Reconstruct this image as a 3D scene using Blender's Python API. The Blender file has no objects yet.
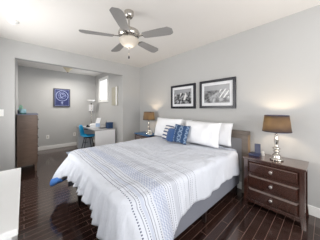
import bpy, bmesh, math, random
from mathutils import Vector, Matrix, noise
random.seed(7)
PI = math.pi
S = bpy.context.scene
COL = S.collection

# ---------------------------------------------------------------- camera
EYE = 1.252
cam_d = bpy.data.cameras.new('camera'); cam = bpy.data.objects.new('camera', cam_d); COL.objects.link(cam)
cam.location = (0, 0, EYE); cam.rotation_euler = (math.radians(90), 0, math.radians(-42.2))
cam_d.sensor_width = 36; cam_d.lens = 150/320*36; cam_d.shift_y = -11.5/320; cam_d.clip_start = 0.02
S.camera = cam
# ---------------------------------------------------------------- world, exposure, window and fill light
w = bpy.data.worlds.new('sky'); S.world = w; w.use_nodes = True
bg = w.node_tree.nodes['Background']; bg.inputs[0].default_value = (0.95, 0.97, 1, 1); bg.inputs[1].default_value = 2.4
S.view_settings.view_transform = 'Standard'; S.view_settings.look = 'None'
S.view_settings.gamma = 1; S.view_settings.exposure = -0.12; S.view_settings.use_curve_mapping = False
def area(name, loc, rot, sx, sy, power, col):
    l = bpy.data.lights.new(name, 'AREA'); l.shape = 'RECTANGLE'; l.size = sx; l.size_y = sy; l.energy = power; l.color = col
    o = bpy.data.objects.new(name, l); COL.objects.link(o); o.location = loc; o.rotation_euler = rot
    return o
area('fill_south', (1.15, -1.45, 1.36), (math.radians(112), 0, 0), 1.8, 1.3, 48, (1, 0.98, 0.96))        # shines +y, fill through the added south window
area('fill_west', (-0.72, -0.15, 1.30), (math.radians(125), 0, math.radians(-90)), 1.0, 1.3, 15, (1, 0.98, 0.96))   # shines +x, fill through the added window beside the camera
area('fill_west_far', (-0.74, 2.55, 1.40), (math.radians(110), 0, math.radians(-90)), 1.1, 1.3, 30, (1, 0.98, 0.95))  # shines +x, fill through the added far west window
area('daylight_alcove_window', (2.45, 5.0, 1.92), (math.radians(90), 0, math.radians(90)), 1.2, 1.0, 22, (0.9, 0.95, 1))  # shines -x

# ---------------------------------------------------------------- materials
def srgb(r, g, b):
    f = lambda c: (c/255/12.92) if c/255 <= 0.04045 else ((c/255+0.055)/1.055)**2.4
    return (f(r), f(g), f(b), 1)
class NT:
    def __init__(s, name):
        s.m = bpy.data.materials.new(name); s.m.use_nodes = True
        s.t = s.m.node_tree; s.n = s.t.nodes; s.p = s.n['Principled BSDF']
    def node(s, k, **kw):
        q = s.n.new(k)
        for a, b in kw.items(): setattr(q, a, b)
        return q
    def link(s, a, b): s.t.links.new(a, b)
    def setin(s, sock, v):
        if hasattr(v, 'is_linked') or hasattr(v, 'links'): s.link(v, sock)
        else: sock.default_value = v
    def m_(s, op, a, b=0.0, c=0.0):
        q = s.node('ShaderNodeMath', operation=op)
        s.setin(q.inputs[0], a); s.setin(q.inputs[1], b); s.setin(q.inputs[2], c)
        return q.outputs[0]
    def mix(s, f, a, b):
        q = s.node('ShaderNodeMix', data_type='RGBA'); s.setin(q.inputs[0], f); s.setin(q.inputs[6], a); s.setin(q.inputs[7], b)
        return q.outputs[2]
    def co(s, kind='Object'): return s.node('ShaderNodeTexCoord').outputs[kind]
    def noise(s, scale, vec=None, detail=3, stretch=None):
        vec = vec or s.co()
        if stretch:
            mp = s.node('ShaderNodeMapping'); s.link(vec, mp.inputs[0]); mp.inputs[3].default_value = stretch; vec = mp.outputs[0]
        q = s.node('ShaderNodeTexNoise'); s.link(vec, q.inputs['Vector']); q.inputs['Scale'].default_value = scale; q.inputs['Detail'].default_value = detail
        return q.outputs[0]
    def bump(s, h, strength=.2, dist=.01):
        q = s.node('ShaderNodeBump'); q.inputs['Strength'].default_value = strength; q.inputs['Distance'].default_value = dist
        s.link(h, q.inputs['Height']); s.link(q.outputs[0], s.p.inputs['Normal'])
def mat(name, col, rough=.5, metal=0, var=.06, scale=8, stretch=None, bump=0, bscale=60, spec=.5, coat=0, sheen=0):
    t = NT(name); n = t.noise(scale, stretch=stretch)
    a = tuple(c*(1-var) for c in col[:3])+(1,); b = tuple(min(1, c*(1+var)) for c in col[:3])+(1,)
    t.link(t.mix(n, a, b), t.p.inputs['Base Color'])
    t.p.inputs['Roughness'].default_value = rough; t.p.inputs['Metallic'].default_value = metal
    t.p.inputs['Specular IOR Level'].default_value = spec; t.p.inputs['Coat Weight'].default_value = coat
    t.p.inputs['Coat Roughness'].default_value = .08
    if sheen: t.p.inputs['Sheen Weight'].default_value = sheen
    if bump: t.bump(t.noise(bscale), bump, .003)
    return t.m
M = {}
M['wall'] = mat('wall_paint', srgb(187, 187, 186), .75, var=.01, bump=.15, bscale=180, spec=.25)
M['ceiling'] = mat('ceiling_paint', srgb(230, 227, 223), .85, var=.01, bump=.3, bscale=120, spec=.2)
M['trim'] = mat('white_trim_paint', srgb(238, 238, 236), .35, var=.01)
M['espresso'] = mat('espresso_wood', srgb(62, 35, 28), .2, var=.15, scale=6, stretch=(14, 1, 14), coat=1, spec=.8)
M['espresso_top'] = mat('espresso_polished_top', srgb(70, 46, 40), .12, var=.2, scale=6, stretch=(14, 1, 14), coat=1, spec=.9)
M['dresser_wood'] = mat('weathered_brown_wood', srgb(100, 80, 67), .3, var=.35, scale=4, stretch=(2, 2, 9))
M['dresser_top'] = mat('slate_dresser_top', srgb(92, 98, 120), .3)
M['white_lacquer'] = mat('white_lacquer', srgb(236, 237, 238), .32, var=.01)
M['knob'] = mat('satin_nickel', srgb(205, 202, 200), .28, 1)
M['chrome'] = mat('brushed_nickel', srgb(190, 186, 180), .22, 1, var=.08)
M['chrome_lamp'] = mat('polished_silver', srgb(205, 200, 192), .12, 1, var=.05)
M['blade'] = mat('silver_grey_blade', srgb(140, 138, 136), .5, var=.06, scale=5, stretch=(1, 12, 1), spec=.6)
M['bed_rail'] = mat('grey_rail_fabric', srgb(128, 131, 142), .85, var=.10, scale=160, bump=.3, bscale=400)
M['headboard_wood'] = mat('taupe_grey_wood', srgb(116, 106, 98), .5, var=.22, scale=7, stretch=(6, 1, 6))
M['headboard_edge'] = mat('tan_wood_edge', srgb(150, 126, 100), .5, var=.15, scale=9, stretch=(8, 8, 1))
M['headboard_fabric'] = mat('grey_panel_fabric', srgb(146, 146, 150), .9, var=.08, scale=120, bump=.3, bscale=300)
M['dark_leg'] = mat('dark_leg_wood', srgb(38, 28, 26), .4)
M['mattress'] = mat('mattress_ticking', srgb(225, 226, 230), .9)
M['pillow'] = mat('white_cotton', srgb(238, 239, 242), .9, var=.015, scale=14, bump=.25, bscale=30, spec=.2)
M['blue_plush'] = mat('blue_plush', srgb(48, 82, 132), .9, var=.2, scale=60, bump=.4, bscale=160, sheen=.4)
M['blue_lining'] = mat('blue_lining', srgb(70, 120, 190), .85, var=.3, scale=45)
M['frame_black'] = mat('black_frame', srgb(24, 25, 36), .3)
M['mat_board'] = mat('white_mat_board', srgb(226, 227, 230), .8, var=.01)
M['chart_ink'] = mat('pale_chart_ink', srgb(186, 196, 232), .7)
M['chart_frame'] = mat('charcoal_frame', srgb(62, 62, 72), .5)
M['teal_shell'] = mat('turquoise_plastic', srgb(10, 168, 222), .35, var=.03)
M['grey_desk'] = mat('grey_desk_laminate', srgb(176, 176, 178), .4, var=.05)
M['desk_white'] = mat('white_desk_panel', srgb(232, 232, 234), .45, var=.03, scale=5)
M['dark_metal'] = mat('dark_metal', srgb(45, 45, 50), .4, .6)
M['navy'] = mat('navy_lacquer', srgb(30, 48, 84), .35, var=.1)
M['navy_box'] = mat('navy_box_fabric', srgb(34, 62, 98), .7, var=.15, scale=40)
M['slate_plastic'] = mat('slate_blue_plastic', srgb(44, 50, 78), .35)
M['screen'] = mat('dark_glass_screen', srgb(18, 22, 40), .1)
M['reflected_top'] = mat('blue_reflection_top', srgb(60, 104, 150), .25, var=.08)  # daylight reflected in the far nightstand's dark top, painted in as blue
M['green_glass'] = mat('mint_green_plastic', srgb(150, 196, 172), .4)
M['aqua'] = mat('pale_aqua_plastic', srgb(168, 212, 226), .4)
M['teal_dark'] = mat('teal_plastic', srgb(40, 120, 110), .4)
M['paper'] = mat('white_paper', srgb(235, 235, 238), .8)
M['paper_blue'] = mat('pale_blue_paper', srgb(168, 190, 220), .7)
M['beige'] = mat('beige_panel', srgb(176, 172, 156), .6, var=.12, scale=12)
M['rug'] = mat('pale_blue_rug', srgb(186, 198, 216), .95, var=.25, scale=22, bump=.4, bscale=200)
M['plate'] = mat('white_switch_plate', srgb(242, 242, 240), .4, var=.01)

def emat(name, col, strength, base=(.8, .8, .8, 1)):
    t = NT(name); t.p.inputs['Base Color'].default_value = base
    t.p.inputs['Emission Color'].default_value = col; t.p.inputs['Emission Strength'].default_value = strength
    t.p.inputs['Roughness'].default_value = .35
    n = t.noise(14); t.link(t.mix(n, tuple(c*.9 for c in base[:3])+(1,), base), t.p.inputs['Base Color'])
    return t.m
M['bowl_glass'] = emat('alabaster_glass', (1, .95, .87, 1), .0, srgb(206, 197, 184))
M['cone_glass'] = emat('frosted_cone_glass', (1, .93, .8, 1), .05, srgb(205, 194, 168))
M['torch_glass'] = mat('frosted_torch_glass', srgb(225, 225, 225), .4)
M['bulb'] = emat('lit_bulb', (1, .80, .58, 1), 16)
# lamp shade: thin dark fabric that lets some of the bulb's light through
t = NT('lamp_shade_fabric')
tr = t.node('ShaderNodeBsdfTranslucent'); tr.inputs[0].default_value = (0.78, 0.68, 0.48, 1)
df = t.node('ShaderNodeBsdfDiffuse'); n = t.noise(30, stretch=(6, 6, 1)); t.link(t.mix(n, srgb(26, 30, 52), srgb(40, 44, 66)), df.inputs[0])
mx = t.node('ShaderNodeMixShader'); mx.inputs[0].default_value = .26
t.link(df.outputs[0], mx.inputs[1]); t.link(tr.outputs[0], mx.inputs[2]); t.link(mx.outputs[0], t.n['Material Output'].inputs[0]); M['shade'] = t.m
M['shade_trim'] = mat('navy_shade_trim', srgb(32, 36, 62), .8)
# window glass
t = NT('window_glass'); a = t.node('ShaderNodeBsdfTransparent'); g = t.node('ShaderNodeBsdfGlossy'); g.inputs['Roughness'].default_value = .02
lw = t.node('ShaderNodeLayerWeight'); lw.inputs[0].default_value = .2
mx = t.node('ShaderNodeMixShader'); t.link(t.m_('MULTIPLY', t.m_('POWER', lw.outputs['Facing'], 3), .4), mx.inputs[0]); t.link(a.outputs[0], mx.inputs[1]); t.link(g.outputs[0], mx.inputs[2])
t.link(mx.outputs[0], t.n['Material Output'].inputs[0]); M['glass'] = t.m
# plank floor
t = NT('dark_plank_floor'); co = t.co()
br = t.node('ShaderNodeTexBrick'); t.link(co, br.inputs['Vector']); br.offset = .37; br.offset_frequency = 2
for k, v in (('Scale', 1), ('Mortar Size', .0017), ('Mortar Smooth', .3), ('Bias', -.1), ('Brick Width', .82), ('Row Height', .078)): br.inputs[k].default_value = v
br.inputs['Color1'].default_value = srgb(44, 29, 26); br.inputs['Color2'].default_value = srgb(66, 46, 40); br.inputs['Mortar'].default_value = srgb(142, 120, 110)  # pale seams: glint off the plank bevels put into the colour
n = t.noise(5, stretch=(1.2, 16, 1), detail=5); grain = t.mix(n, (.55, .55, .55, 1), (1.35, 1.3, 1.3, 1))
mu = t.node('ShaderNodeMix', data_type='RGBA', blend_type='MULTIPLY'); mu.inputs[0].default_value = 1
t.link(br.outputs[0], mu.inputs[6]); t.link(grain, mu.inputs[7]); t.link(mu.outputs[2], t.p.inputs['Base Color'])
t.link(t.m_('MULTIPLY_ADD', n, .10, .08), t.p.inputs['Roughness'])
inv = t.m_('SUBTRACT', 1, br.outputs['Fac']); hh = t.m_('MULTIPLY_ADD', t.noise(9, stretch=(1, 5, 1)), .25, inv); t.bump(hh, .12, .0015); t.p.inputs['Specular Tint'].default_value = (1, .91, .84, 1)
t.p.inputs['IOR'].default_value = 1.85; t.p.inputs['Specular IOR Level'].default_value = .6
M['floor'] = t.m
# striped duvet
t = NT('striped_duvet'); sp = t.node('ShaderNodeSeparateXYZ'); t.link(t.co(), sp.inputs[0])
wob = t.m_('MULTIPLY_ADD', t.noise(2.5), .02, -.01)
X = t.m_('ADD', sp.outputs[0], wob); W = t.m_('ADD', sp.outputs[1], sp.outputs[2])
acc = None
def band(c, hw, k, dot=0):
    global acc
    d = t.m_('ABSOLUTE', t.m_('SUBTRACT', X, c)); r = t.m_('MULTIPLY', t.m_('LESS_THAN', d, hw), k)
    if dot: r = t.m_('MULTIPLY', r, t.m_('LESS_THAN', t.m_('FRACT', t.m_('DIVIDE', W, dot)), .5))
    acc = r if acc is None else t.m_('MAXIMUM', acc, r)
for b in ((.525, .0045, .9, .024), (.555, .0028, .6), (.575, .0045, .8, .02), (.62, .0035, .7), (.645, .0028, .55), (.675, .005, .7, .02),
          (.825, .005, .8, .02), (.85, .003, .55), (.875, .005, .7, .02), (.945, .0035, .5), (.965, .004, .6, .018), (1.0, .003, .4, .02), (1.045, .0035, .5, .02), (1.105, .0035, .6), (1.135, .0035, .7, .02), (1.165, .003, .5, .024), (1.21, .004, .6, .02)): band(*b)
# woven lattice band
ph = t.m_('DIVIDE', X, .026); qh = t.m_('DIVIDE', W, .034)
zig = t.m_('ABSOLUTE', t.m_('SUBTRACT', t.m_('FRACT', qh), .5))
lat = t.m_('LESS_THAN', t.m_('FRACT', t.m_('ADD', ph, t.m_('MULTIPLY', zig, 1.3))), .48)
inb = t.m_('LESS_THAN', t.m_('ABSOLUTE', t.m_('SUBTRACT', X, .752)), .056)
lac = t.m_('MULTIPLY', t.m_('MULTIPLY_ADD', lat, .55, .06), inb)
acc = t.m_('MAXIMUM', acc, t.m_('MULTIPLY', t.m_('LESS_THAN', t.m_('ABSOLUTE', t.m_('SUBTRACT', X, .915)), .022), .22))
lac = t.m_('MAXIMUM', lac, t.m_('MULTIPLY', t.m_('LESS_THAN', t.m_('ABSOLUTE', t.m_('SUBTRACT', X, .598)), .012), .3))
t.link(t.mix(acc, t.mix(lac, srgb(212, 216, 225), srgb(122, 138, 178)), srgb(56, 64, 98)), t.p.inputs['Base Color']); t.p.inputs['Roughness'].default_value = .9; t.p.inputs['Specular IOR Level'].default_value = .2
bh = t.m_('ADD', t.noise(9, detail=5, stretch=(1, 1.6, .5)), t.m_('MULTIPLY', t.noise(3.5, stretch=(1, 1, .4)), 1.6)); t.bump(bh, .75, .035)
M['duvet'] = t.m
# patterned blue cushion
t = NT('navy_patterned_cloth'); sp = t.node('ShaderNodeSeparateXYZ'); t.link(t.co(), sp.inputs[0])
u, v = sp.outputs[0], sp.outputs[1]
a = t.m_('ABSOLUTE', t.m_('SUBTRACT', t.m_('FRACT', t.m_('DIVIDE', v, .075)), .5)); c = t.m_('ABSOLUTE', t.m_('SUBTRACT', t.m_('FRACT', t.m_('DIVIDE', t.m_('ADD', u, .047), .125)), .5))
inb = t.m_('LESS_THAN', c, .3); d = t.m_('ABSOLUTE', t.m_('SUBTRACT', a, t.m_('MULTIPLY', c, 1.3))); k = t.m_('MULTIPLY', inb, t.m_('LESS_THAN', d, .13))
t.link(t.mix(t.m_('ADD', t.m_('MULTIPLY', k, .6), t.m_('MULTIPLY', inb, .12)), srgb(42, 70, 108), srgb(150, 170, 194)), t.p.inputs['Base Color']); t.p.inputs['Roughness'].default_value = .9; M['navy_cloth'] = t.m
# striped small cushion
t = NT('striped_cushion_cloth'); sp = t.node('ShaderNodeSeparateXYZ'); t.link(t.co(), sp.inputs[0])
k = t.m_('LESS_THAN', t.m_('FRACT', t.m_('DIVIDE', t.m_('ADD', sp.outputs[1], t.m_('MULTIPLY', t.noise(9), .03)), .062)), .42)
t.link(t.mix(k, srgb(228, 226, 224), srgb(72, 84, 120)), t.p.inputs['Base Color']); t.p.inputs['Roughness'].default_value = .9; M['stripe_cloth'] = t.m
# two black and white prints (object coords: x across, z up, in metres from the centre)
def print_mat(name, kind):
    t = NT(name); co = t.co(); sp = t.node('ShaderNodeSeparateXYZ'); t.link(co, sp.inputs[0]); x, z = sp.outputs[0], sp.outputs[2]
    n1 = t.noise(9 if kind else 14, detail=6); n2 = t.noise(30, detail=5)
    r = t.node('ShaderNodeValToRGB'); e = r.color_ramp.elements
    e[0].position = .42; e[0].color = (.03, .03, .035, 1); e[1].position = .66; e[1].color = (.5, .51, .53, 1)
    f = t.m_('ADD', t.m_('MULTIPLY', n1, .65), t.m_('MULTIPLY', n2, .35)); t.link(f, r.inputs[0])
    hor = t.m_('GREATER_THAN', t.m_('ADD', z, t.m_('MULTIPLY', n1, .10 if not kind else .02)), .075 if kind else .12)
    sky = t.mix(t.noise(4), srgb(130, 132, 136), srgb(180, 181, 184)); c = t.mix(hor, r.outputs[0], sky)
    # bright diagonal shapes: rock face (left print) or slanting white ribs (right print)
    dg = t.m_('ADD', x, t.m_('MULTIPLY', z, -.75 if kind else -.45))
    st = t.m_('LESS_THAN', t.m_('ABSOLUTE', t.m_('SUBTRACT', t.m_('FRACT', t.m_('DIVIDE', dg, .075 if kind else .16)), .5)), .16)
    reg = t.m_('MULTIPLY', t.m_('GREATER_THAN', x, .06 if kind else -.06), t.m_('LESS_THAN', t.m_('ABSOLUTE', t.m_('SUBTRACT', z, .0)), .075))
    reg = t.m_('MULTIPLY', reg, t.m_('LESS_THAN', x, .22 if kind else .1))
    c = t.mix(t.m_('MULTIPLY', st, reg), c, srgb(222, 222, 222))
    t.link(c, t.p.inputs['Base Color']); t.p.inputs['Roughness'].default_value = .25
    return t.m
M['print_rocks'] = print_mat('monochrome_rocks_print', 0); M['print_coast'] = print_mat('monochrome_coast_print', 1)
t = NT('indigo_chart_paper'); n = t.noise(12); t.link(t.mix(n, srgb(18, 28, 76), srgb(42, 54, 112)), t.p.inputs['Base Color']); t.p.inputs['Roughness'].default_value = .5; M['chart_blue'] = t.m
M['grass'] = mat('lawn', srgb(120, 130, 110), .9)

for k in ('espresso', 'espresso_top'):
    M[k].node_tree.nodes['Principled BSDF'].inputs['Coat IOR'].default_value = 2.0; M[k].node_tree.nodes['Principled BSDF'].inputs['Coat Tint'].default_value = (1, .93, .88, 1)
# ---------------------------------------------------------------- mesh helpers
def BM(): return bmesh.new()
def bx(bm, lo, hi, bev=0, seg=2):
    r = bmesh.ops.create_cube(bm, size=1); vs = r['verts']
    c = [(a+b)/2 for a, b in zip(lo, hi)]; s = [b-a for a, b in zip(lo, hi)]
    for v in vs: v.co = Vector((c[i]+v.co[i]*s[i] for i in range(3)))
    if bev:
        es = list({e for v in vs for e in v.link_edges})
        bmesh.ops.bevel(bm, geom=es, offset=bev, segments=seg, affect='EDGES', profile=.5)
def taper_box(bm, base, top):      # base/top: (x0,y0,x1,y1,z)
    vs = []
    for (x0, y0, x1, y1, z) in (base, top):
        vs += [bm.verts.new(p) for p in ((x0, y0, z), (x1, y0, z), (x1, y1, z), (x0, y1, z))]
    bm.faces.new(vs[3::-1]); bm.faces.new(vs[4:])
    for i in range(4):
        j = (i+1) % 4; bm.faces.new((vs[i], vs[j], vs[4+j], vs[4+i]))
def lathe(bm, prof, c=(0, 0, 0), n=28, caps=True, k=1):
    prof = [(r*k, z) for r, z in prof]
    rings = []
    for r, z in prof: rings.append([bm.verts.new((c[0]+r*math.cos(2*PI*i/n), c[1]+r*math.sin(2*PI*i/n), c[2]+z)) for i in range(n)])
    for a, b in zip(rings, rings[1:]):
        for i in range(n):
            j = (i+1) % n; bm.faces.new((a[i], a[j], b[j], b[i]))
    if caps: bm.faces.new(rings[0][::-1]); bm.faces.new(rings[-1])
def tube(bm, pts, r, n=8):
    pts = [Vector(p) for p in pts]; rings = []
    for i, p in enumerate(pts):
        d = (pts[min(i+1, len(pts)-1)]-pts[max(i-1, 0)]).normalized()
        a = d.cross(Vector((0, 0, 1)) if abs(d.z) < .9 else Vector((1, 0, 0))).normalized(); b = d.cross(a)
        rr = r[i] if isinstance(r, (list, tuple)) else r
        rings.append([bm.verts.new(p+a*rr*math.cos(2*PI*k/n)+b*rr*math.sin(2*PI*k/n)) for k in range(n)])
    for a, b in zip(rings, rings[1:]):
        for i in range(n):
            j = (i+1) % n; bm.faces.new((a[i], a[j], b[j], b[i]))
    bm.faces.new(rings[0][::-1]); bm.faces.new(rings[-1])
def obj(name, bm, m, parent=None, smooth=False, loc=None, rotm=None, **props):
    bmesh.ops.recalc_face_normals(bm, faces=bm.faces[:])
    me = bpy.data.meshes.new(name); bm.to_mesh(me); bm.free()
    for mm in (m if isinstance(m, (list, tuple)) else [m]): me.materials.append(M[mm])
    if smooth:
        for p in me.polygons: p.use_smooth = True
        if smooth == 'auto': me.set_sharp_from_angle(angle=math.radians(40))
    o = bpy.data.objects.new(name, me); COL.objects.link(o)
    if parent: o.parent = parent
    if loc: o.location = loc
    if rotm: o.rotation_euler = rotm.to_euler()
    for k, v in props.items(): o[k] = v
    return o
def thing(name, label, cat, loc=(0, 0, 0), rz=0, group=None):
    o = bpy.data.objects.new(name, None); COL.objects.link(o); o.location = loc; o.rotation_euler = (0, 0, rz); o.empty_display_size = .1
    return tag(o, label, cat, group)
def tag(o, label, cat, group=None):
    o['label'] = label; o['category'] = cat
    if group: o['group'] = group
    return o
def dup(root, loc, label, rz=None):
    r = root.copy(); COL.objects.link(r); r.location = loc; r['label'] = label
    if rz is not None: r.rotation_euler = (0, 0, rz)
    for ch in list(root.children):
        c = ch.copy(); COL.objects.link(c); c.parent = r
        for g in list(ch.children):
            d = g.copy(); COL.objects.link(d); d.parent = c
    return r
def struct(name, bm, m, parent=None):
    o = obj(name, bm, m, parent); o['kind'] = 'structure'; return o

# ---------------------------------------------------------------- room shell
H = 2.44; XE = 2.508; XW = -0.55; YS = -1.25; YN = 3.635; YT = .12     # east (headboard) wall, west, south, partition to alcove
AX0, AX1, AY = -0.12, 1.955, 5.72                                     # alcove
bm = BM(); bx(bm, (XW-.1, YS-.1, -.1), (XE+.1, AY+.1, 0)); struct('floor', bm, 'floor')
bm = BM(); bx(bm, (XW-.1, YS-.1, H), (XE+.1, AY+.1, H+.1)); struct('ceiling', bm, 'ceiling')
bm = BM(); bx(bm, (XE, YS-.1, 0), (XE+.1, YN+YT, H)); struct('wall_east', bm, 'wall')
# south wall with an unseen window added for daylight (behind the camera's right shoulder)
bm = BM(); wx0, wx1, wz0, wz1 = .2, 2.1, .7, 2.1
bx(bm, (XW-.1, YS-.1, 0), (wx0, YS, H)); bx(bm, (wx1, YS-.1, 0), (XE, YS, H)); bx(bm, (wx0, YS-.1, 0), (wx1, YS, wz0)); bx(bm, (wx0, YS-.1, wz1), (wx1, YS, H))
struct('wall_south', bm, 'wall')
def window_y(name, x0, x1, z0, z1, y, s):    # casing on a y-wall, s = side of the room
    r = bpy.data.objects.new(name, None); COL.objects.link(r); r['kind'] = 'structure'
    bm = BM()
    for a in ((x0-.07, z0-.07, x0, z1+.07), (x1, z0-.07, x1+.07, z1+.07), (x0, z1, x1, z1+.07), (x0, z0-.07, x1, z0)):
        bx(bm, (a[0], min(y, y+s*.02), a[1]), (a[2], max(y, y+s*.02), a[3]))
    xm = (x0+x1)/2; bx(bm, (xm-.02, y-s*.06-.02, z0), (xm+.02, y-s*.06+.02, z1))
    struct('window_frame', bm, 'trim', r)
    bm = BM(); bx(bm, (x0, y-s*.06-.003, z0), (x1, y-s*.06+.003, z1)); struct('pane', bm, 'glass', r)
window_y('added_window_1', wx0, wx1, wz0, wz1, YS, 1)
# west wall with unseen windows added for even daylight, beside the camera and farther along
bm = BM(); vy0, vy1 = -.65, .35
vf0, vf1 = 1.95, 3.15  # far window, added to light the ceiling and wall on the left
bx(bm, (XW-.1, YS, 0), (XW, vy0, H)); bx(bm, (XW-.1, vy1, 0), (XW, vf0, H)); bx(bm, (XW-.1, vf1, 0), (XW, YN+YT, H))
for a, b in ((vy0, vy1), (vf0, vf1)): bx(bm, (XW-.1, a, 0), (XW, b, wz0)); bx(bm, (XW-.1, a, wz1), (XW, b, H))
struct('wall_west', bm, 'wall')
def window_x(name, y0, y1, z0, z1, x, s, cw=.07, depth=.06, mull=True):
    r = bpy.data.objects.new(name, None); COL.objects.link(r); r['kind'] = 'structure'
    bm = BM()
    for a in ((y0-cw, z0-cw, y0, z1+cw), (y1, z0-cw, y1+cw, z1+cw), (y0, z1, y1, z1+cw), (y0, z0-cw, y1, z0)):
        bx(bm, (min(x, x+s*.025), a[0], a[1]), (max(x, x+s*.025), a[2], a[3]))
    struct('window_frame', bm, 'trim', r)
    bm = BM(); xs = x-s*depth
    for a in ((y0, z0, y0+.035, z1), (y1-.035, z0, y1, z1), (y0, z1-.035, y1, z1), (y0, z0, y1, z0+.035)): bx(bm, (xs-.018, a[0], a[1]), (xs+.018, a[2], a[3]))
    if mull: bx(bm, (xs-.018, (y0+y1)/2-.014, z0), (xs+.018, (y0+y1)/2+.014, z1))
    struct('window_sash', bm, 'trim', r)
    bm = BM(); bx(bm, (xs-.003, y0+.03, z0+.03), (xs+.003, y1-.03, z1-.03)); struct('pane', bm, 'glass', r)
window_x('added_window_2', vy0, vy1, wz0, wz1, XW, 1)
window_x('added_window_4', vf0, vf1, wz0, wz1, XW, 1)
# partition wall with the wide opening into the alcove
bm = BM(); HZ = 2.14
bx(bm, (XW, YN, 0), (AX0, YN+YT, H)); bx(bm, (AX1, YN, 0), (XE, YN+YT, H)); bx(bm, (AX0, YN, HZ), (AX1, YN+YT, H))
struct('wall_north', bm, 'wall')
bm = BM(); bx(bm, (AX0-.1, YN+YT, 0), (AX0, AY+.1, H)); struct('wall_alcove_left', bm, 'wall')
bm = BM(); bx(bm, (AX0, AY, 0), (AX1+.1, AY+.1, H)); struct('wall_alcove_back', bm, 'wall')
bm = BM(); ay0, ay1, az0, az1 = 4.62, 5.27, 1.52, 2.22
bx(bm, (AX1, YN+YT, 0), (AX1+.1, ay0, H)); bx(bm, (AX1, ay1, 0), (AX1+.1, AY, H)); bx(bm, (AX1, ay0, 0), (AX1+.1, ay1, az0)); bx(bm, (AX1, ay0, az1), (AX1+.1, ay1, H))
struct('wall_alcove_right', bm, 'wall')
window_x('window_3', ay0, ay1, az0, az1, AX1, -1, .06, .022)
# baseboards
def baseb(name, lo, hi):
    bm = BM(); bx(bm, (lo[0], lo[1], 0), (hi[0], hi[1], .11), .004); struct(name, bm, 'trim')
baseb('baseboard_east', (XE-.016, YS, 0), (XE, YN, 0))
baseb('baseboard_south', (XW, YS, 0), (XE-.016, YS+.016, 0))
baseb('baseboard_west', (XW, YS+.016, 0), (XW+.016, YN, 0))
baseb('baseboard_north_left', (XW+.016, YN-.016, 0), (AX0, YN, 0))
baseb('baseboard_north_right', (AX1, YN-.016, 0), (XE-.016, YN, 0))
baseb('baseboard_alcove_back', (AX0+.016, AY-.016, 0), (AX1-.016, AY, 0))
baseb('baseboard_alcove_left', (AX0, YN+YT, 0), (AX0+.016, AY, 0))
baseb('baseboard_alcove_right', (AX1-.016, YN+YT, 0), (AX1, AY, 0))

# ---------------------------------------------------------------- bed
RX0, RX1, RY0, RY1 = .47, 2.40, .87, 2.50
bed = thing('bed', 'grey upholstered bed with taupe wooden headboard against the wall with two pictures', 'bed', (1.45, 1.68, 0))
def L(p): return (p[0]-1.45, p[1]-1.68, p[2])
def bbx(bm, lo, hi, bev=0): bx(bm, L(lo), L(hi), bev)
for nm, lo, hi in (('side_rail', (RX0, RY0, .13), (RX1, RY0+.03, .37)), ('side_rail', (RX0, RY1-.03, .13), (RX1, RY1, .37)), ('foot_rail', (RX0+.03, RY0+.03, .24), (RX0+.06, RY1-.03, .37))):
    bm = BM(); bbx(bm, lo, hi, .006)
    obj(nm, bm, 'bed_rail', bed)
bm = BM(); bbx(bm, (RX0+.03, RY0+.03, .22), (RX1, RY1-.03, .27)); obj('slat_base', bm, 'dark_leg', bed)
for x, y in ((.53, 2.12), (.53, 1.22), (1.48, .90), (1.48, 2.46), (2.32, .90), (2.32, 2.46)):
    bm = BM(); c = L((x, y, 0)); taper_box(bm, (c[0]-.016, c[1]-.016, c[0]+.016, c[1]+.016, 0), (c[0]-.024, c[1]-.024, c[0]+.024, c[1]+.024, .22 if y in (2.12, 1.22) else .14))
    obj('leg', bm, 'dark_leg', bed)
hy0, hy1, hz = .745, 2.62, .915
hb = BM(); bbx(hb, (2.41, hy0, hz-.055), (2.485, hy1, hz), .006); hbo = obj('headboard', hb, 'headboard_wood', bed)
bm = BM(); bbx(bm, (2.405, hy0+.012, .0), (2.48, hy0+.095, hz-.055)); obj('headboard_post', bm, 'headboard_wood', hbo)
bm = BM(); bbx(bm, (2.405, hy1-.095, .0), (2.48, hy1-.012, hz-.055)); obj('headboard_post', bm, 'headboard_wood', hbo)
bm = BM(); bbx(bm, (2.409, hy0, .0), (2.478, hy0+.012, hz-.055)); obj('headboard_edge', bm, 'headboard_edge', hbo)
bm = BM(); bbx(bm, (2.425, hy0+.095, .30), (2.47, hy1-.095, hz-.055), .006); obj('headboard_panel', bm, 'headboard_fabric', hbo)
bm = BM(); bbx(bm, (2.41, hy0+.095, .80), (2.43, hy1-.095, .86), .004); obj('headboard_rail', bm, 'headboard_wood', hbo)
bm = BM(); bbx(bm, (RX0+.03, RY0+.03, .27), (RX1, RY1-.03, .58), .05); obj('mattress', bm, 'mattress', bed, smooth='auto')

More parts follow.
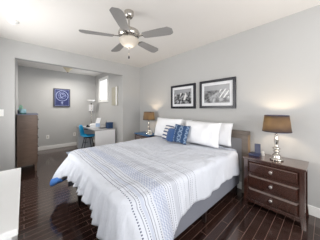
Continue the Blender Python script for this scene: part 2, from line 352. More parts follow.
# duvet: rings around a rounded rectangle, folds deepening toward the hem
def rounded(x0, y0, x1, y1, rs, step=.018):
    pts = []
    cs = [((x0, y0), PI, rs[0]), ((x1, y0), 1.5*PI, rs[1]), ((x1, y1), 0, rs[2]), ((x0, y1), .5*PI, rs[3])]
    raw = []
    for (cx, cy), a0, r in cs:
        ccx = cx+(r if cx == x0 else -r); ccy = cy+(r if cy == y0 else -r)
        for k in range(13):
            a = a0+k*PI/24; raw.append((ccx+r*math.cos(a), ccy+r*math.sin(a)))
    out = []
    for i, p in enumerate(raw):
        q = raw[(i+1) % len(raw)]; d = math.dist(p, q); n = max(1, int(d/step))
        for k in range(n): out.append((p[0]+(q[0]-p[0])*k/n, p[1]+(q[1]-p[1])*k/n))
    return out
def duvet():
    bm = BM(); x0, y0, x1, y1, zt = .44, .835, 2.29, 2.535, .655
    pts = rounded(x0, y0, x1, y1, (.16, .05, .05, .20)); N = len(pts)
    arc = [0]
    for i in range(1, N): arc.append(arc[-1]+math.dist(pts[i], pts[i-1]))
    nr = []
    for i in range(N):
        a, b = Vector(pts[i-1]), Vector(pts[(i+1) % N]); d = (b-a).normalized(); nr.append(Vector((d.y, -d.x)))
    def hem(x, y):     # height of the hem
        foot = .45; side = .355
        f = max(0, min(1, (x-x0)/.42)); z = foot+(side-foot)*f*f*(3-2*f)
        if y > y1-.9: # far side falls to the same length
            pass
        far = math.exp(-((x-x0)**2+(y-y1)**2)/(2*.19**2)); near = math.exp(-((x-x0)**2+(y-y0)**2)/(2*.2**2))
        z -= .27*far+.17*near
        if x > x1-.03: z = .60
        return z
    cx, cy = (x0+x1)/2, (y0+y1)/2
    rings = []
    R = .055; qs = [.06, .2, .35, .5, .62, .72, .8, .86, .91, .95, .98, 1.0]
    for q in qs:
        ring = []
        for i, (x, y) in enumerate(pts):
            # inset ring; last part is exactly R inside the edge
            bxp = x-nr[i].x*R; byp = y-nr[i].y*R
            p = Vector((cx+(bxp-cx)*q, cy+(byp-cy)*q))
            z = zt+.012*noise.noise(Vector((p.x*4, p.y*4, 0)))+.006*noise.noise(Vector((p.x*13, p.y*13, 3)))-.012*max(0, (q-.8)/.2)**2
            ring.append((p.x, p.y, z))
        rings.append(ring)
    for k in range(1, 5):
        a = k/4*PI/2; ring = []
        for i, (x, y) in enumerate(pts):
            e = rings[11][i]; ring.append((e[0]+nr[i].x*R*math.sin(a), e[1]+nr[i].y*R*math.sin(a), e[2]-R*(1-math.cos(a))))
        rings.append(ring)
    ND = 12
    for k in range(1, ND+1):
        f = k/ND; ring = []
        for i, (x, y) in enumerate(pts):
            e = rings[15][i]; zb = hem(x, y); s = arc[i]
            wv = .25+.75*max(0, min(1, (x-x0)/.4)); zb += wv*(.016*math.sin(s*9+1)+.010*math.sin(s*23))
            fold = (.55*math.sin(s*31+1.5*math.sin(s*5))+.3*math.sin(s*57+2)+.5*math.sin(s*14))
            foot = max(0, 1-(x-x0)/.35); amp = (.009+.017*foot)*f**.6; fold += .5*foot*math.sin(s*83+1.2*math.sin(s*17))
            far = math.exp(-((x-x0)**2+(y-y1)**2)/(2*.2**2))
            near = math.exp(-((x-x0-.02)**2+(y-y0)**2)/(2*.24**2))
            off = .02*f+.03*foot*f+amp*fold*(1-.6*far)+.16*far*math.sin(min(1, f*1.08)*PI/2)**1.1
            if x > x1-.03: off = 0
            else:
                off = max(off, -.004)
            zz = e[2]+(zb-e[2])*f
            ring.append((e[0]+nr[i].x*off, e[1]+nr[i].y*off-.20*near*f**.7*max(0, -nr[i].y), zz))
        rings.append(ring)
    vr = [[bm.verts.new(p) for p in r] for r in rings]
    c = bm.verts.new((cx, cy, zt))
    for i in range(N): bm.faces.new((c, vr[0][i], vr[0][(i+1) % N]))
    for ri, (a, b) in enumerate(zip(vr, vr[1:])):
        for i in range(N):
            j = (i+1) % N; fc = bm.faces.new((a[i], b[i], b[j], a[j]))
    # hem return: thickness and blue lining at the far foot corner
    lo = vr[-1]; inn = [bm.verts.new((v.co.x-nr[i].x*.014, v.co.y-nr[i].y*.014, v.co.z-.004)) for i, v in enumerate(lo)]
    up = [bm.verts.new((v.co.x-nr[i].x*.016, v.co.y-nr[i].y*.016, v.co.z+.05)) for i, v in enumerate(lo)]
    for i in range(N):
        j = (i+1) % N; bm.faces.new((lo[i], inn[i], inn[j], lo[j])); bm.faces.new((inn[i], up[i], up[j], inn[j]))
    # collect the corner strip for the lining part
    strip = []
    for i, (x, y) in enumerate(pts):
        if math.dist((x, y), (x0+.06, y1-.06)) < .24 and x < x0+.13: strip.append((i, rings[-1][i], rings[-3][i], nr[i]))
    o = obj('duvet', bm, 'duvet', smooth=True)
    return o, strip
dv, strip = duvet()
tag(dv, 'white duvet with blue woven stripes draped over the whole bed', 'duvet')
bm = BM(); n = len(strip); rows = 5; g = []
for a, (i, lo, up, nn) in enumerate(strip):
    fr = a/(n-1); hgt = math.sin(fr*PI)**.6
    row = []
    for k in range(rows):
        f = k/(rows-1); z = lo[2]-.035+(.10*hgt)*f; o_ = .006+.014*math.sin(f*PI)
        row.append(bm.verts.new((lo[0]+(up[0]-lo[0])*f+nn.x*o_, lo[1]+(up[1]-lo[1])*f+nn.y*o_, z)))
    for k in range(rows)[::-1]:
        v = row[k].co; row.append(bm.verts.new((v.x-nn.x*.008, v.y-nn.y*.008, v.z)))
    g.append(row)
for a, b in zip(g, g[1:]):
    m_ = len(a)
    for k in range(m_):
        j = (k+1) % m_; bm.faces.new((a[k], a[j], b[j], b[k]))
bm.faces.new(g[0]); bm.faces.new(g[-1])
obj('lining', bm, 'blue_lining', dv, smooth=True, label='bright blue lining turned out at the corner')

# pillows ------------------------------------------------------------
def pillow_bm(w, h, th, n=18, pinch=.06, flange=0, seed=0, rnd=0):
    bm = BM(); top = {}; bot = {}
    for i in range(n+1):
        for j in range(n+1):
            u = -1+2*i/n; v = -1+2*j/n
            u = math.copysign(abs(u)**.8, u); v = math.copysign(abs(v)**.8, v)
            x = u*w/2*(1-pinch*(1-v*v)*abs(u)**3); y = v*h/2*(1-pinch*(1-u*u)*abs(v)**3)
            if rnd:   # round the outline
                k = math.sqrt(max(1e-9, 1-.5*v*v*rnd)); l = math.sqrt(max(1e-9, 1-.5*u*u*rnd)); x *= k; y *= l
            t = th/2*((1-abs(u)**2.4)*(1-abs(v)**2.4))**.55
            wr = .16*th*noise.noise(Vector((x*9+seed, y*9, seed)))*(1 if t > .01 else 0)
            e = i in (0, n) or j in (0, n)
            top[i, j] = bm.verts.new((x, y, t+wr)); bot[i, j] = top[i, j] if e else bm.verts.new((x, y, -t))
    for i in range(n):
        for j in range(n):
            bm.faces.new((top[i, j], top[i+1, j], top[i+1, j+1], top[i, j+1]))
            f = [bot[i, j], bot[i, j+1], bot[i+1, j+1], bot[i+1, j]]
            bm.faces.new(f)
    return bm
def pillow(name, base, w, h, th, m, yaw, lean, label, cat='pillow', group=None, roll=0, **kw):
    """base = point under the lower edge centre; yaw = direction the face looks, lean = tilt back from upright"""
    bm = pillow_bm(w, h, th, **kw)
    face = Vector((math.cos(yaw), math.sin(yaw), 0)); up = Vector((0, 0, 1))
    zc = (face*math.cos(lean)+up*math.sin(lean)); yc = (up*math.cos(lean)-face*math.sin(lean)); xc = yc.cross(zc)
    R3 = Matrix((xc, yc, zc)).transposed() @ Matrix.Rotation(roll, 3, 'Z')
    c = Vector(base)+yc*h/2+Vector((0, 0, .012))
    return tag(obj(name, bm, m, smooth=True, loc=c, rotm=R3), label, cat, group)
W_ = PI
pillow('pillow', (2.27, 1.30, .665), .74, .36, .15, 'pillow', W_, .20, 'white pillow leaning on the headboard, its right corner nearest the lit bedside drawers', group='white pillows', seed=1)
pillow('pillow', (2.27, 2.05, .665), .76, .37, .15, 'pillow', W_, .20, 'white pillow at the back left, only its corner shows over the blue patterned cushion', group='white pillows', seed=2)
pillow('pillow', (2.075, 1.36, .66), .66, .38, .16, 'pillow', W_, .25, 'large white pillow right of the blue patterned cushion, in front of another', group='white pillows', seed=3)
pillow('pillow', (2.075, 2.12, .66), .72, .40, .17, 'pillow', W_, .25, 'large white pillow left on the bed behind the small striped cushion', group='white pillows', seed=4)
pillow('cushion', (1.91, 1.645, .66), .30, .32, .11, 'navy_cloth', math.radians(190), .38, 'square navy cushion with pale woven pattern leaning on the white pillows', 'cushion', roll=-.08, seed=5)
pillow('cushion', (1.86, 1.80, .658), .17, .26, .10, 'blue_plush', math.radians(197), .35, 'small rounded plain blue cushion between the striped and the patterned one', 'cushion', roll=-.15, seed=6, rnd=.7)
pillow('cushion', (1.93, 1.955, .66), .22, .29, .10, 'stripe_cloth', math.radians(190), .40, 'small white cushion with dark stripes, leftmost of the three small cushions', 'cushion', roll=-.1, seed=7, rnd=.4)

# ---------------------------------------------------------------- nightstands (front faces -x, local origin at floor centre)
def nightstand(label, loc, top_m):
    t = thing('nightstand', label, 'nightstand', loc, 0, 'bedside drawer chests')
    w2 = .30; x0, x1 = -.18, .18
    bm = BM(); bx(bm, (x0-.005, -w2, .60), (x1, w2, .625), .005)
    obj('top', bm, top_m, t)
    bm = BM(); bx(bm, (x0+.02, -w2+.035, .075), (x1-.005, w2-.035, .60)); obj('body', bm, 'espresso', t)
    for sx in (0, 1):
        for sy in (-1, 1):
            bm = BM(); px0, px1 = (x0+.005, x0+.045) if sx == 0 else (x1-.045, x1-.005)
            yo, yi = sy*(w2-.012), sy*(w2-.055)
            a, b = min(yo, yi), max(yo, yi)
            taper_box(bm, (px0, a, px1, b, .13), (px0, a, px1, b, .60))
            f = .012*sy; q = -.012 if sx == 0 else 0
            taper_box(bm, (px0+q, a+f+(.006 if sy > 0 else 0), px1-.008, b+f-(.006 if sy < 0 else 0), 0), (px0, a, px1, b, .13))
            obj('leg', bm, 'espresso', t)
    for z0, z1 in ((.438, .578), (.268, .412), (.108, .245)):
        bm = BM(); y0, y1 = -w2+.058, w2-.058
        # raised front with a broad sloping lip along its edges
        xf = x0-.002; xb = x0+.02; e = .02
        vs = [bm.verts.new(p) for p in ((xb, y0, z0), (xb, y1, z0), (xb, y1, z1), (xb, y0, z1), (xf, y0+e, z0+e), (xf, y1-e, z0+e), (xf, y1-e, z1-e), (xf, y0+e, z1-e))]
        for f in ((0, 1, 5, 4), (1, 2, 6, 5), (2, 3, 7, 6), (3, 0, 4, 7), (4, 5, 6, 7), (3, 2, 1, 0)): bm.faces.new([vs[k] for k in f])
        d = obj('drawer', bm, 'espresso', t)
        bm = BM(); lathe(bm, [(.006, 0), (.006, .012), (.015, .016), (.017, .022), (.012, .028)], n=14)
        bmesh.ops.rotate(bm, verts=bm.verts, cent=(0, 0, 0), matrix=Matrix.Rotation(-PI/2, 3, 'Y')); bmesh.ops.translate(bm, verts=bm.verts, vec=(xf, 0, (z0+z1)/2))
        obj('knob', bm, 'knob', d, smooth='auto', label='round silver knob')
    bm = BM(); bx(bm, (x0+.008, -w2+.055, .06), (x0+.022, w2-.055, .10), .003); obj('apron', bm, 'espresso', t)
    return t
ns1 = nightstand('dark espresso three-drawer nightstand right of the bed under a lit lamp and phone dock', (2.312, .428, 0), 'espresso_top')
ns2 = nightstand('dark nightstand with a blue reflection painted on its top in the corner left of the bed', (2.312, 3.05, 0), 'reflected_top')

# ---------------------------------------------------------------- table lamps
def lamp(label, loc, power):
    t = thing('table_lamp', label, 'lamp', loc, 0, 'silver lamps with dark shades')
    bm = BM(); lathe(bm, [(.052, 0), (.058, .006), (.055, .016), (.038, .024), (.040, .045), (.034, .062), (.022, .078), (.014, .086), (.020, .094), (.030, .104), (.020, .114), (.012, .120), (.022, .130), (.034, .140), (.022, .152), (.013, .165), (.015, .20), (.021, .245), (.017, .275), (.010, .30), (.014, .306), (.009, .315)], n=28, k=1.22)
    obj('base', bm, 'chrome_lamp', t, smooth=True)
    bm = BM(); lathe(bm, [(.006, .31), (.012, .33), (.012, .365), (.006, .37)], n=12); obj('socket', bm, 'chrome', t, smooth='auto')
    bm = BM(); lathe(bm, [(.008, .37), (.018, .385), (.027, .41), (.024, .435), (.010, .45)], n=14); obj('bulb', bm, 'bulb', t, smooth=True)
    bm = BM(); lathe(bm, [(.145, .347), (.122, .543), (.1205, .543), (.1435, .347)], n=40, caps=False)
    sh = obj('lamp_shade', bm, 'shade', t, smooth=True)
    for r, z in ((.1455, .345), (.1225, .536)):
        bm = BM(); rr = r
        lathe(bm, [(rr+.0012, z), (rr+.0006 - .0008, z+.009), (rr-.003, z+.009), (rr-.003, z)], n=40, caps=False); obj('shade_trim', bm, 'shade_trim', sh, label='dark navy binding')
    bm = BM()
    for k in range(3):
        a = k*2*PI/3; tube(bm, [(0, 0, .47), (.122*math.cos(a), .122*math.sin(a), .53)], .0018, 5)
    tube(bm, [(0, 0, .47), (0, 0, .45)], .004, 6)
    obj('harp', bm, 'chrome', t)
    l = bpy.data.lights.new('bulb_light', 'POINT'); l.energy = power; l.color = (1, .76, .50); l.shadow_soft_size = .03
    o = bpy.data.objects.new('bulb_light', l); COL.objects.link(o); o.parent = t; o.location = (0, 0, .465)
    return t
lp = lamp('silver table lamp with lit dark shade on the nightstand right of the bed', (2.285, .402, .626), 6.5)
dup(lp, (2.285, 2.93, .626), 'silver table lamp with lit dark shade in the corner left of the bed')

# phone dock, small clock
t = thing('phone_dock', 'navy charging dock holding an upright phone beside the silver lamp', 'phone dock', (2.28, .635, .626), math.radians(0))
bm = BM(); bx(bm, (-.055, -.065, 0), (.055, .06, .032), .008); obj('dock', bm, 'slate_plastic', t, smooth='auto')
bm = BM(); bx(bm, (-.006, -.034, .0), (.004, .034, .125), .004); bmesh.ops.rotate(bm, verts=bm.verts, cent=(0, 0, 0), matrix=Matrix.Rotation(.22, 3, 'Y')); bmesh.ops.rotate(bm, verts=bm.verts, cent=(0, 0, 0), matrix=Matrix.Rotation(.3, 3, 'Z')); bmesh.ops.translate(bm, verts=bm.verts, vec=(.02, -.03, .030)); obj('phone', bm, 'slate_plastic', t)
t = thing('charging_plug', 'small white round charger beside the upright phone', 'charger', (2.36, .56, .626))
bm = BM(); lathe(bm, [(.02, 0), (.022, .01), (.016, .03), (.018, .045), (.012, .055)], n=16); obj('charger_body', bm, 'plate', t, smooth='auto')
bm = BM(); tube(bm, [(0, .02, .01), (.02, .04, .004), (.05, .05, .004)], .003, 6); obj('cord', bm, 'plate', t)
t = thing('alarm_clock', 'small white upright clock beside the lamp in the far corner', 'clock', (2.22, 2.80, .626), .2)
bm = BM(); bx(bm, (-.015, -.045, 0), (.02, .045, .10), .008); obj('case', bm, 'plate', t, smooth='auto')
bm = BM(); bx(bm, (-.018, -.034, .02), (-.014, .034, .085)); obj('clock_face', bm, 'beige', t)

# ---------------------------------------------------------------- pictures on the headboard wall
def picture(label, yc, zc, w, h, pm):
    t = thing('framed_picture', label, 'picture', (XE-.001, yc, zc), math.radians(-90), 'black framed prints over the bed')   # local x -> world -y, local y -> into the room is -y
    fw = .045
    bm = BM()
    for a in ((-w/2, -h/2, -w/2+fw, h/2), (w/2-fw, -h/2, w/2, h/2), (-w/2+fw, h/2-fw, w/2-fw, h/2), (-w/2+fw, -h/2, w/2-fw, -h/2+fw)):
        bx(bm, (a[0], -.028, a[1]), (a[2], 0, a[3]), .003)
    obj('frame', bm, 'frame_black', t)
    bm = BM(); bx(bm, (-w/2+fw, -.014, -h/2+fw), (w/2-fw, -.001, h/2-fw)); obj('mat_board', bm, 'mat_board', t)
    mw = .052; bm = BM(); bx(bm, (-w/2+fw+mw, -.0165, -h/2+fw+mw), (w/2-fw-mw, -.0145, h/2-fw-mw)); obj('print', bm, pm, t)
picture('black framed photograph of jagged rocks, left of the two over the bed', 2.04, 1.505, .655, .505, 'print_rocks')
picture('black framed photograph of a shoreline, right of the two over the bed', 1.285, 1.508, .66, .505, 'print_coast')

# ---------------------------------------------------------------- ceiling fan
FX, FY = .958, 1.625
fan = thing('ceiling_fan', 'brushed nickel ceiling fan with five grey blades and glass bowl light', 'ceiling fan', (FX, FY, 2.10))
bm = BM(); lathe(bm, [(.022, .262), (.04, .27), (.056, .30), (.058, .34)], n=28); obj('canopy', bm, 'chrome', fan, smooth='auto')
bm = BM(); lathe(bm, [(.011, .12), (.011, .27)], n=12); obj('downrod', bm, 'chrome', fan, smooth='auto')
bm = BM(); lathe(bm, [(.06, .005), (.105, .02), (.128, .045), (.132, .075), (.122, .098), (.09, .112), (.06, .12), (.035, .135), (.02, .15)], n=40); obj('motor_housing', bm, 'chrome', fan, smooth=True)
bm = BM(); lathe(bm, [(.10, -.005), (.112, .0), (.112, .008), (.06, .012)], n=40); fit = obj('light_fitter', bm, 'chrome', fan, smooth='auto')
bm = BM(); lathe(bm, [(.008, -.098), (.03, -.095), (.06, -.085), (.09, -.062), (.112, -.035), (.121, -.012), (.119, -.004)], n=40); obj('glass_bowl', bm, 'bowl_glass', fan, smooth=True)
bm = BM(); lathe(bm, [(.004, -.118), (.010, -.112), (.012, -.103), (.018, -.097)], n=16); obj('finial', bm, 'chrome', fan, smooth=True)
bm = BM(); tube(bm, [(.0, 0, -.112), (0, 0, -.20)], .0022, 6); pc = obj('pull_chain', bm, 'chrome', fan)
bm = BM(); lathe(bm, [(.003, -.236), (.009, -.23), (.010, -.215), (.005, -.20)], n=12); obj('chain_weight', bm, 'dark_metal', pc, smooth=True)
for k in range(5):
    dl = math.radians(37+72*k)   # angle from camera's forward axis toward its right
    ang = math.radians(90-42.2)-dl
    bm = BM(); out = []
    for r, hw in ((.19, .045), (.23, .052), (.40, .063), (.505, .066), (.535, .055), (.55, .035)): out.append((r, hw))
    th = .006
    top = [(r, h) for r, h in out]+[(r, -h*(.75 if r > .53 else 1)) for r, h in out[::-1]]
    vt = [bm.verts.new((x, y, th)) for x, y in top]; vb = [bm.verts.new((x, y, 0)) for x, y in top]
    bm.faces.new(vt); bm.faces.new(vb[::-1])
    for i in range(len(top)):
        j = (i+1) % len(top); bm.faces.new((vt[i], vb[i], vb[j], vt[j]))
    Rm = Matrix.Rotation(ang, 3, 'Z') @ Matrix.Rotation(math.radians(-11), 3, 'X')
    bl = obj('blade', bm, 'blade', fan, loc=(0, 0, .02), rotm=Rm)
    bm = BM(); bx(bm, (.09, -.012, .004), (.20, .012, .014), .003); bx(bm, (.18, -.035, .0065), (.25, .035, .011), .002)
    obj('blade_iron', bm, 'chrome', bl)
l = bpy.data.lights.new('fan_light', 'POINT'); l.energy = 1.6; l.color = (1, .93, .84); l.shadow_soft_size = .1
o = bpy.data.objects.new('fan_light', l); COL.objects.link(o); o.location = (FX, FY, 1.94); o.parent = None

# alcove ceiling light
t = thing('ceiling_light', 'small frosted cone ceiling light in the alcove', 'ceiling light', (.93, 4.95, H))
bm = BM(); lathe(bm, [(.135, -.018), (.14, -.006), (.13, 0)], n=32); obj('ceiling_plate', bm, 'plate', t, smooth='auto')
bm = BM(); lathe(bm, [(.014, -.150), (.03, -.140), (.07, -.09), (.13, -.019)], n=32); obj('glass_cone', bm, 'cone_glass', t, smooth=True)
bm = BM(); lathe(bm, [(.003, -.178), (.010, -.170), (.012, -.158), (.016, -.150)], n=14); obj('finial', bm, 'dark_metal', t, smooth=True)
l = bpy.data.lights.new('alcove_light', 'AREA'); l.shape = 'DISK'; l.size = .26; l.energy = 22; l.color = (1, .95, .88)
o = bpy.data.objects.new('alcove_light', l); COL.objects.link(o); o.location = (.93, 4.95, 2.255)

# smoke detector
t = thing('smoke_detector', 'white round smoke detector on the ceiling near the alcove', 'smoke detector', (-.11, 2.85, H))
bm = BM(); lathe(bm, [(.042, -.028), (.054, -.020), (.060, -.008), (.060, 0)], n=28); obj('housing', bm, 'plate', t, smooth='auto')
bm = BM(); lathe(bm, [(.02, -.040), (.034, -.036), (.036, -.028)], n=24); obj('sensor_cap', bm, 'plate', t, smooth='auto')

# switch and outlets
def plate(name, label, cat, loc, w, h, nrm, kind):
    t = thing(name, label, cat, loc)
    bm = BM(); bx(bm, (-w/2, -.006, -h/2), (w/2, 0, h/2), .002); obj('cover_plate', bm, 'plate', t)
    if kind == 'switch':
        bm = BM(); bx(bm, (-.008, -.012, -.014), (.008, -.006, .014), .002); obj('toggle', bm, 'plate', t)
    else:
        for z in (-.02, .02):
            bm = BM(); bx(bm, (-.014, -.008, z-.013), (.014, -.0055, z+.013), .002); obj('socket', bm, 'beige', t)
plate('light_switch', 'white light switch plate on the grey wall left of the opening', 'light switch', (-.29, YN-.0005, 1.18), .075, .115, 1, 'switch')
plate('wall_outlet', 'white wall outlet under the blue picture in the alcove', 'outlet', (.54, AY-.0005, .38), .072, .115, 1, 'outlet')
plate('wall_outlet', 'white wall outlet left of the turquoise chair', 'outlet', (1.27, AY-.0005, .38), .072, .115, 1, 'outlet')

# ---------------------------------------------------------------- white dresser beside the camera
t = thing('dresser', 'white low dresser at the lower left edge of the view', 'dresser', (-.268, 1.28, 0))
dz = .76
bm = BM(); bx(bm, (-.265, -.43, dz-.03), (.25, .43, dz), .004); obj('top', bm, 'white_lacquer', t)
bm = BM(); bx(bm, (-.255, -.405, .06), (.215, .405, dz-.03)); obj('body', bm, 'white_lacquer', t)
for sy in (-1, 1):
    for sx in (-1, 1):
        bm = BM(); bx(bm, (-.02+sx*.215-.02, sy*.385-.02, 0), (-.02+sx*.215+.02, sy*.385+.02, .06)); obj('leg', bm, 'white_lacquer', t)
for k in range(3):
    z0 = .085+k*.212
    for s in (-1, 1):
        bm = BM(); y0, y1 = (-.395, -.008) if s < 0 else (.008, .395); bx(bm, (.213, y0, z0), (.230, y1, z0+.20), .003); d = obj('drawer', bm, 'white_lacquer', t)
        bm = BM(); bx(bm, (.230, (y0+y1)/2-.05, z0+.115), (.240, (y0+y1)/2+.05, z0+.125), .002); obj('handle', bm, 'knob', d)

# ---------------------------------------------------------------- tall brown chest in the alcove (side toward the camera)
t = thing('chest_of_drawers', 'tall brown wooden chest of drawers by the left end of the opening', 'chest of drawers', (.0555, 4.36, 0))
cx0, cx1 = -.155, .14; hy = .46; ch = 1.15
bm = BM(); bx(bm, (cx0, -hy, ch-.025), (cx1+.018, hy, ch), .003); obj('top', bm, 'dresser_top', t)
bm = BM(); bx(bm, (cx0, -hy+.005, .14), (cx1, hy-.005, ch-.025)); obj('body', bm, 'dresser_wood', t)
for x in (cx0, cx1-.035):
    for y in (-hy+.005, hy-.045):
        bm = BM(); bx(bm, (x, y, 0), (x+.035, y+.04, .14)); obj('leg', bm, 'dresser_wood', t)
for k in range(5):
    z0 = .16+k*.192
    bm = BM(); bx(bm, (cx1-.001, -hy+.02, z0), (cx1+.014, hy-.02, z0+.178), .003); d = obj('drawer', bm, 'dresser_wood', t)
    for y in (-.22, .22):
        bm = BM(); lathe(bm, [(.005, 0), (.006, .01), (.014, .016), (.010, .024)], n=12)
        bmesh.ops.rotate(bm, verts=bm.verts, cent=(0, 0, 0), matrix=Matrix.Rotation(PI/2, 3, 'Y')); bmesh.ops.translate(bm, verts=bm.verts, vec=(cx1+.014, y, z0+.09)); obj('knob', bm, 'dark_metal', d)
# things on it
t = thing('lotion_bottle', 'mint green bottle with dark cap on the tall brown chest', 'bottle', (-.045, 4.08, ch))
bm = BM(); bx(bm, (-.03, -.03, 0), (.03, .03, .155), .008); obj('bottle_body', bm, 'green_glass', t, smooth='auto')
bm = BM(); lathe(bm, [(.014, .153), (.014, .172), (.006, .175)], n=12); obj('cap', bm, 'green_glass', t, smooth='auto')
t = thing('storage_jar', 'pale aqua jar with teal base on the tall brown chest', 'jar', (-.012, 3.965, ch))
bm = BM(); lathe(bm, [(.045, .018), (.048, .03), (.046, .085), (.038, .092)], n=22); obj('jar_body', bm, 'aqua', t, smooth='auto')
bm = BM(); lathe(bm, [(.047, 0), (.049, .018)], n=22); obj('jar_base', bm, 'teal_dark', t, smooth='auto')
t = thing('spray_bottle', 'small dark bottle at the wall end of the tall brown chest', 'bottle', (-.082, 4.0, ch))
bm = BM(); lathe(bm, [(.012, 0), (.013, .06), (.006, .075), (.006, .085)], n=14); obj('bottle_body', bm, 'slate_plastic', t, smooth='auto')
bm = BM(); bx(bm, (-.007, -.012, .085), (.007, .012, .105), .002); obj('cap', bm, 'aqua', t)

# ---------------------------------------------------------------- alcove: framed blue chart
t = thing('framed_chart', 'square framed indigo chart with a pale circle on the alcove wall', 'picture', (.91, AY-.001, 1.60))
w, h = .45, .575; fw = .022; bm = BM()
for a in ((-w/2, -h/2, -w/2+fw, h/2), (w/2-fw, -h/2, w/2, h/2), (-w/2+fw, h/2-fw, w/2-fw, h/2), (-w/2+fw, -h/2, w/2-fw, -h/2+fw)): bx(bm, (a[0], -.04, a[1]), (a[2], 0, a[3]))
obj('frame', bm, 'chart_frame', t)
bm = BM(); bx(bm, (-w/2+fw, -.03, -h/2+fw), (w/2-fw, 0, h/2-fw)); obj('chart_sheet', bm, 'chart_blue', t)
bm = BM()
def ring(r0, r1, cz, y0=-.032, y1=-.029, n=40):
    A = [[bm.verts.new((r*math.cos(2*PI*i/n), y, cz+r*math.sin(2*PI*i/n))) for i in range(n)] for r, y in ((r0, y0), (r1, y0), (r1, y1), (r0, y1))]
    for q in range(4):
        a, b = A[q], A[(q+1) % 4]
        for i in range(n): j = (i+1) % n; bm.faces.new((a[i], a[j], b[j], b[i]))
ring(.158, .168, .06); ring(.10, .104, .06); ring(.05, .054, .06)
for k in range(9):
    a = random.uniform(0, 2*PI); b = a+random.uniform(1.2, 2.6); r1, r2 = random.uniform(.06, .15), random.uniform(.06, .15)
    tube(bm, [(r1*math.cos(a), -.031, .06+r1*math.sin(a)), (r2*math.cos(b), -.031, .06+r2*math.sin(b))], .0022, 4)
bx(bm, (-.035, -.032, -.165), (.035, -.029, -.155)); bx(bm, (-.02, -.032, -.19), (.02, -.029, -.18)); bx(bm, (-.012, -.032, -.15), (.012, -.029, -.13)); bx(bm, (-.03, -.032, -.215), (.03, -.029, -.208))
bx(bm, (-.19, -.032, -.255), (.19, -.029, -.251)); bx(bm, (-.19, -.032, .251), (.19, -.029, .255)); bx(bm, (-.192, -.032, -.255), (-.188, -.029, .255)); bx(bm, (.188, -.032, -.255), (.192, -.029, .255))
obj('star_circle', bm, 'chart_ink', t)

# tall narrow panel on the window wall
t = thing('wall_panel', 'narrow beige panel in a white frame right of the alcove window', 'wall panel', (AX1-.001, 4.09, 1.605))
bm = BM(); bx(bm, (-.02, -.17, -.265), (0, .19, .265), .003); obj('panel', bm, 'beige', t)
bm = BM(); bx(bm, (-.03, -.17, -.265), (-.0201, -.09, .265), .003); obj('white_border', bm, 'plate', t)
t = thing('wall_box', 'small white wall box behind the floor lamp', 'wall box', (1.80, AY-.001, 1.27))
bm = BM(); bx(bm, (-.075, -.045, -.12), (.075, 0, .12), .006); obj('cover', bm, 'paper', t)
bm = BM(); bx(bm, (-.07, -.04, -.135), (.07, -.005, -.12)); obj('bottom_tray', bm, 'chart_frame', t)

# floor lamp
t = thing('floor_lamp', 'grey torchiere floor lamp with white bowl in the alcove corner', 'floor lamp', (1.70, 5.36, 0))
# (stands in the gap behind the desk return)
bm = BM(); lathe(bm, [(.10, 0), (.10, .012), (.03, .025), (.012, .04)], n=28); obj('base', bm, 'chrome', t, smooth='auto')
bm = BM(); lathe(bm, [(.011, .03), (.011, 1.43)], n=12); obj('pole', bm, 'chrome', t, smooth='auto')
bm = BM(); lathe(bm, [(.02, 1.43), (.03, 1.45), (.085, 1.49), (.125, 1.54), (.121, 1.54), (.08, 1.496), (.02, 1.46)], n=30); obj('torch_bowl', bm, 'torch_glass', t, smooth=True)
bm = BM(); lathe(bm, [(.012, 1.39), (.022, 1.40), (.022, 1.43), (.015, 1.44)], n=14); obj('collar', bm, 'dark_metal', t, smooth='auto')

# desk
DZ = .70
t = thing('desk', 'white and grey desk with drawers under the alcove window', 'desk', (1.65, 4.5, 0))
def D(p): return (p[0]-1.65, p[1]-4.5, p[2])
def dbx(bm, lo, hi, bev=0): bx(bm, D(lo), D(hi), bev)
bm = BM(); dbx(bm, (1.33, 3.93, DZ-.025), (1.90, 5.20, DZ), .003); obj('desktop', bm, 'grey_desk', t)
bm = BM(); dbx(bm, (1.345, 3.94, 0), (1.885, 3.965, DZ-.025)); obj('end_panel', bm, 'desk_white', t, label='white end panel')
bm = BM(); dbx(bm, (1.865, 3.965, .2), (1.885, 5.19, DZ-.025)); obj('back_panel', bm, 'desk_white', t)
bm = BM(); dbx(bm, (1.20, 5.0, DZ-.025), (1.33, 5.20, DZ)); dbx(bm, (1.20, 4.99, DZ-.025), (1.329, 5.0, DZ)); 
obj('desktop_return', bm, 'grey_desk', t)
bm = BM(); dbx(bm, (1.21, 4.99, .05), (1.62, 5.19, DZ-.025)); ped = obj('drawer_unit', bm, 'grey_desk', t)
for k in range(3):
    z0 = .07+k*.20
    bm = BM(); dbx(bm, (1.225, 4.975, z0), (1.605, 4.99, z0+.185), .002); d = obj('drawer', bm, 'grey_desk', ped)
for k in range(3):
    z0 = .07+k*.20; bm = BM(); dbx(bm, (1.36, 4.962, z0+.13), (1.47, 4.975, z0+.145)); obj('handle', bm, 'dark_metal', ped)
for x in (1.23, 1.60):
    bm = BM(); dbx(bm, (x-.015, 5.0, 0), (x+.015, 5.18, .05)); obj('foot', bm, 'dark_metal', t)

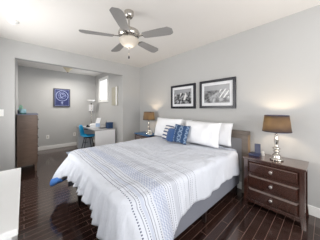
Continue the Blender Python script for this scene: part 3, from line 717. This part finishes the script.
# things on the desk
t = thing('printer', 'white printer with open paper trays on the alcove desk', 'printer', (1.53, 4.50, DZ), math.radians(-20))
bm = BM()
taper_box(bm, (-.12, -.09, .12, .09, 0), (-.14, -.10, .14, .10, .09)); obj('body', bm, 'white_lacquer', t)
bm = BM(); taper_box(bm, (-.14, -.10, .14, .10, .09), (-.10, -.06, .10, .08, .115)); obj('lid', bm, 'white_lacquer', t)
bm = BM(); bx(bm, (.02, -.125, .03), (.13, -.103, .13), .003); obj('front_display', bm, 'paper_blue', t, label='pale blue front panel')
bm = BM(); vs = []
taper_box(bm, (-.0, .05, .12, .058, .10), (.05, .11, .17, .118, .27)); obj('paper_sheet', bm, 'paper', t)
t = thing('storage_box', 'navy blue lidded box on the right end of the alcove desk', 'box', (1.77, 4.06, DZ))
bm = BM(); bx(bm, (-.075, -.07, 0), (.075, .07, .135), .006); obj('box_body', bm, 'navy_box', t)
bm = BM(); bx(bm, (-.08, -.075, .136), (.08, .075, .165), .006); obj('lid', bm, 'navy_box', t)
t = thing('pen_holder', 'small dark cup behind the navy box on the alcove desk', 'cup', (1.80, 4.32, DZ))
bm = BM(); lathe(bm, [(.03, 0), (.034, .12)], n=18); obj('cup_body', bm, 'dark_metal', t, smooth='auto')
bm = BM(); tube(bm, [(0, 0, .1), (-.015, 0, .2)], .004, 6); obj('pen', bm, 'dark_metal', t)
t = thing('laptop', 'closed dark laptop lying flat between printer and navy box', 'laptop', (1.66, 4.20, DZ), .15)
bm = BM(); bx(bm, (-.11, -.08, 0), (.11, .08, .008), .003); obj('laptop_base', bm, 'slate_plastic', t)
bm = BM(); bx(bm, (-.11, -.08, .009), (.11, .08, .016), .003); obj('lid', bm, 'dark_metal', t)
t = thing('tape_dispenser', 'small black object left of the printer on the desk', 'desk item', (1.42, 4.75, DZ), .3)
bm = BM(); bx(bm, (-.05, -.03, 0), (.05, .03, .03), .006); bx(bm, (-.045, -.02, .028), (.0, .02, .07), .01); obj('dispenser_body', bm, 'dark_metal', t)

# chair (shell seat on four metal legs), faces the desk (+x)
ch_ = thing('desk_chair', 'turquoise shell chair on dark legs at the alcove desk', 'chair', (1.375, 4.68, .0115), math.radians(-32))
bm = BM(); prof = [(.21, .435, .17), (.17, .448, .195), (.08, .44, .205), (-.04, .435, .20), (-.11, .455, .19), (-.15, .50, .185), (-.18, .58, .18), (-.205, .68, .17), (-.225, .77, .14), (-.232, .80, .09)]
g = []
for x, z, hw in prof:
    row = []
    for k in range(13):
        f = -1+2*k/12; up = .035*abs(f)**2.5
        row.append((x+(.02*abs(f)**2 if z > .5 else 0), f*hw, z+(up if z < .5 else 0)))
    g.append(row)
V1 = [[bm.verts.new(p) for p in r] for r in g]
for a, b in zip(V1, V1[1:]):
    for k in range(12): bm.faces.new((a[k], a[k+1], b[k+1], b[k]))
sh = obj('seat_shell', bm, 'teal_shell', ch_, smooth=True)
md = sh.modifiers.new('thick', 'SOLIDIFY'); md.thickness = .012
for sx in (-1, 1):
    for sy in (-1, 1):
        bm = BM(); tube(bm, [(.02+sx*.08, sy*.10, .425), (.02+sx*.17, sy*.18, .0)], .011, 8); obj('leg', bm, 'dark_metal', ch_, smooth=True)
bm = BM(); bx(bm, (-.09, -.11, .415), (.13, .11, .427)); obj('seat_bracket', bm, 'dark_metal', ch_)
ch_.scale = (.9, .9, .95)
# rug
bm = BM(); bx(bm, (.88, 4.15, .0), (1.62, 4.96, .008), .003); tag(obj('rug', bm, 'rug'), 'pale blue and white rug under the turquoise chair', 'rug')
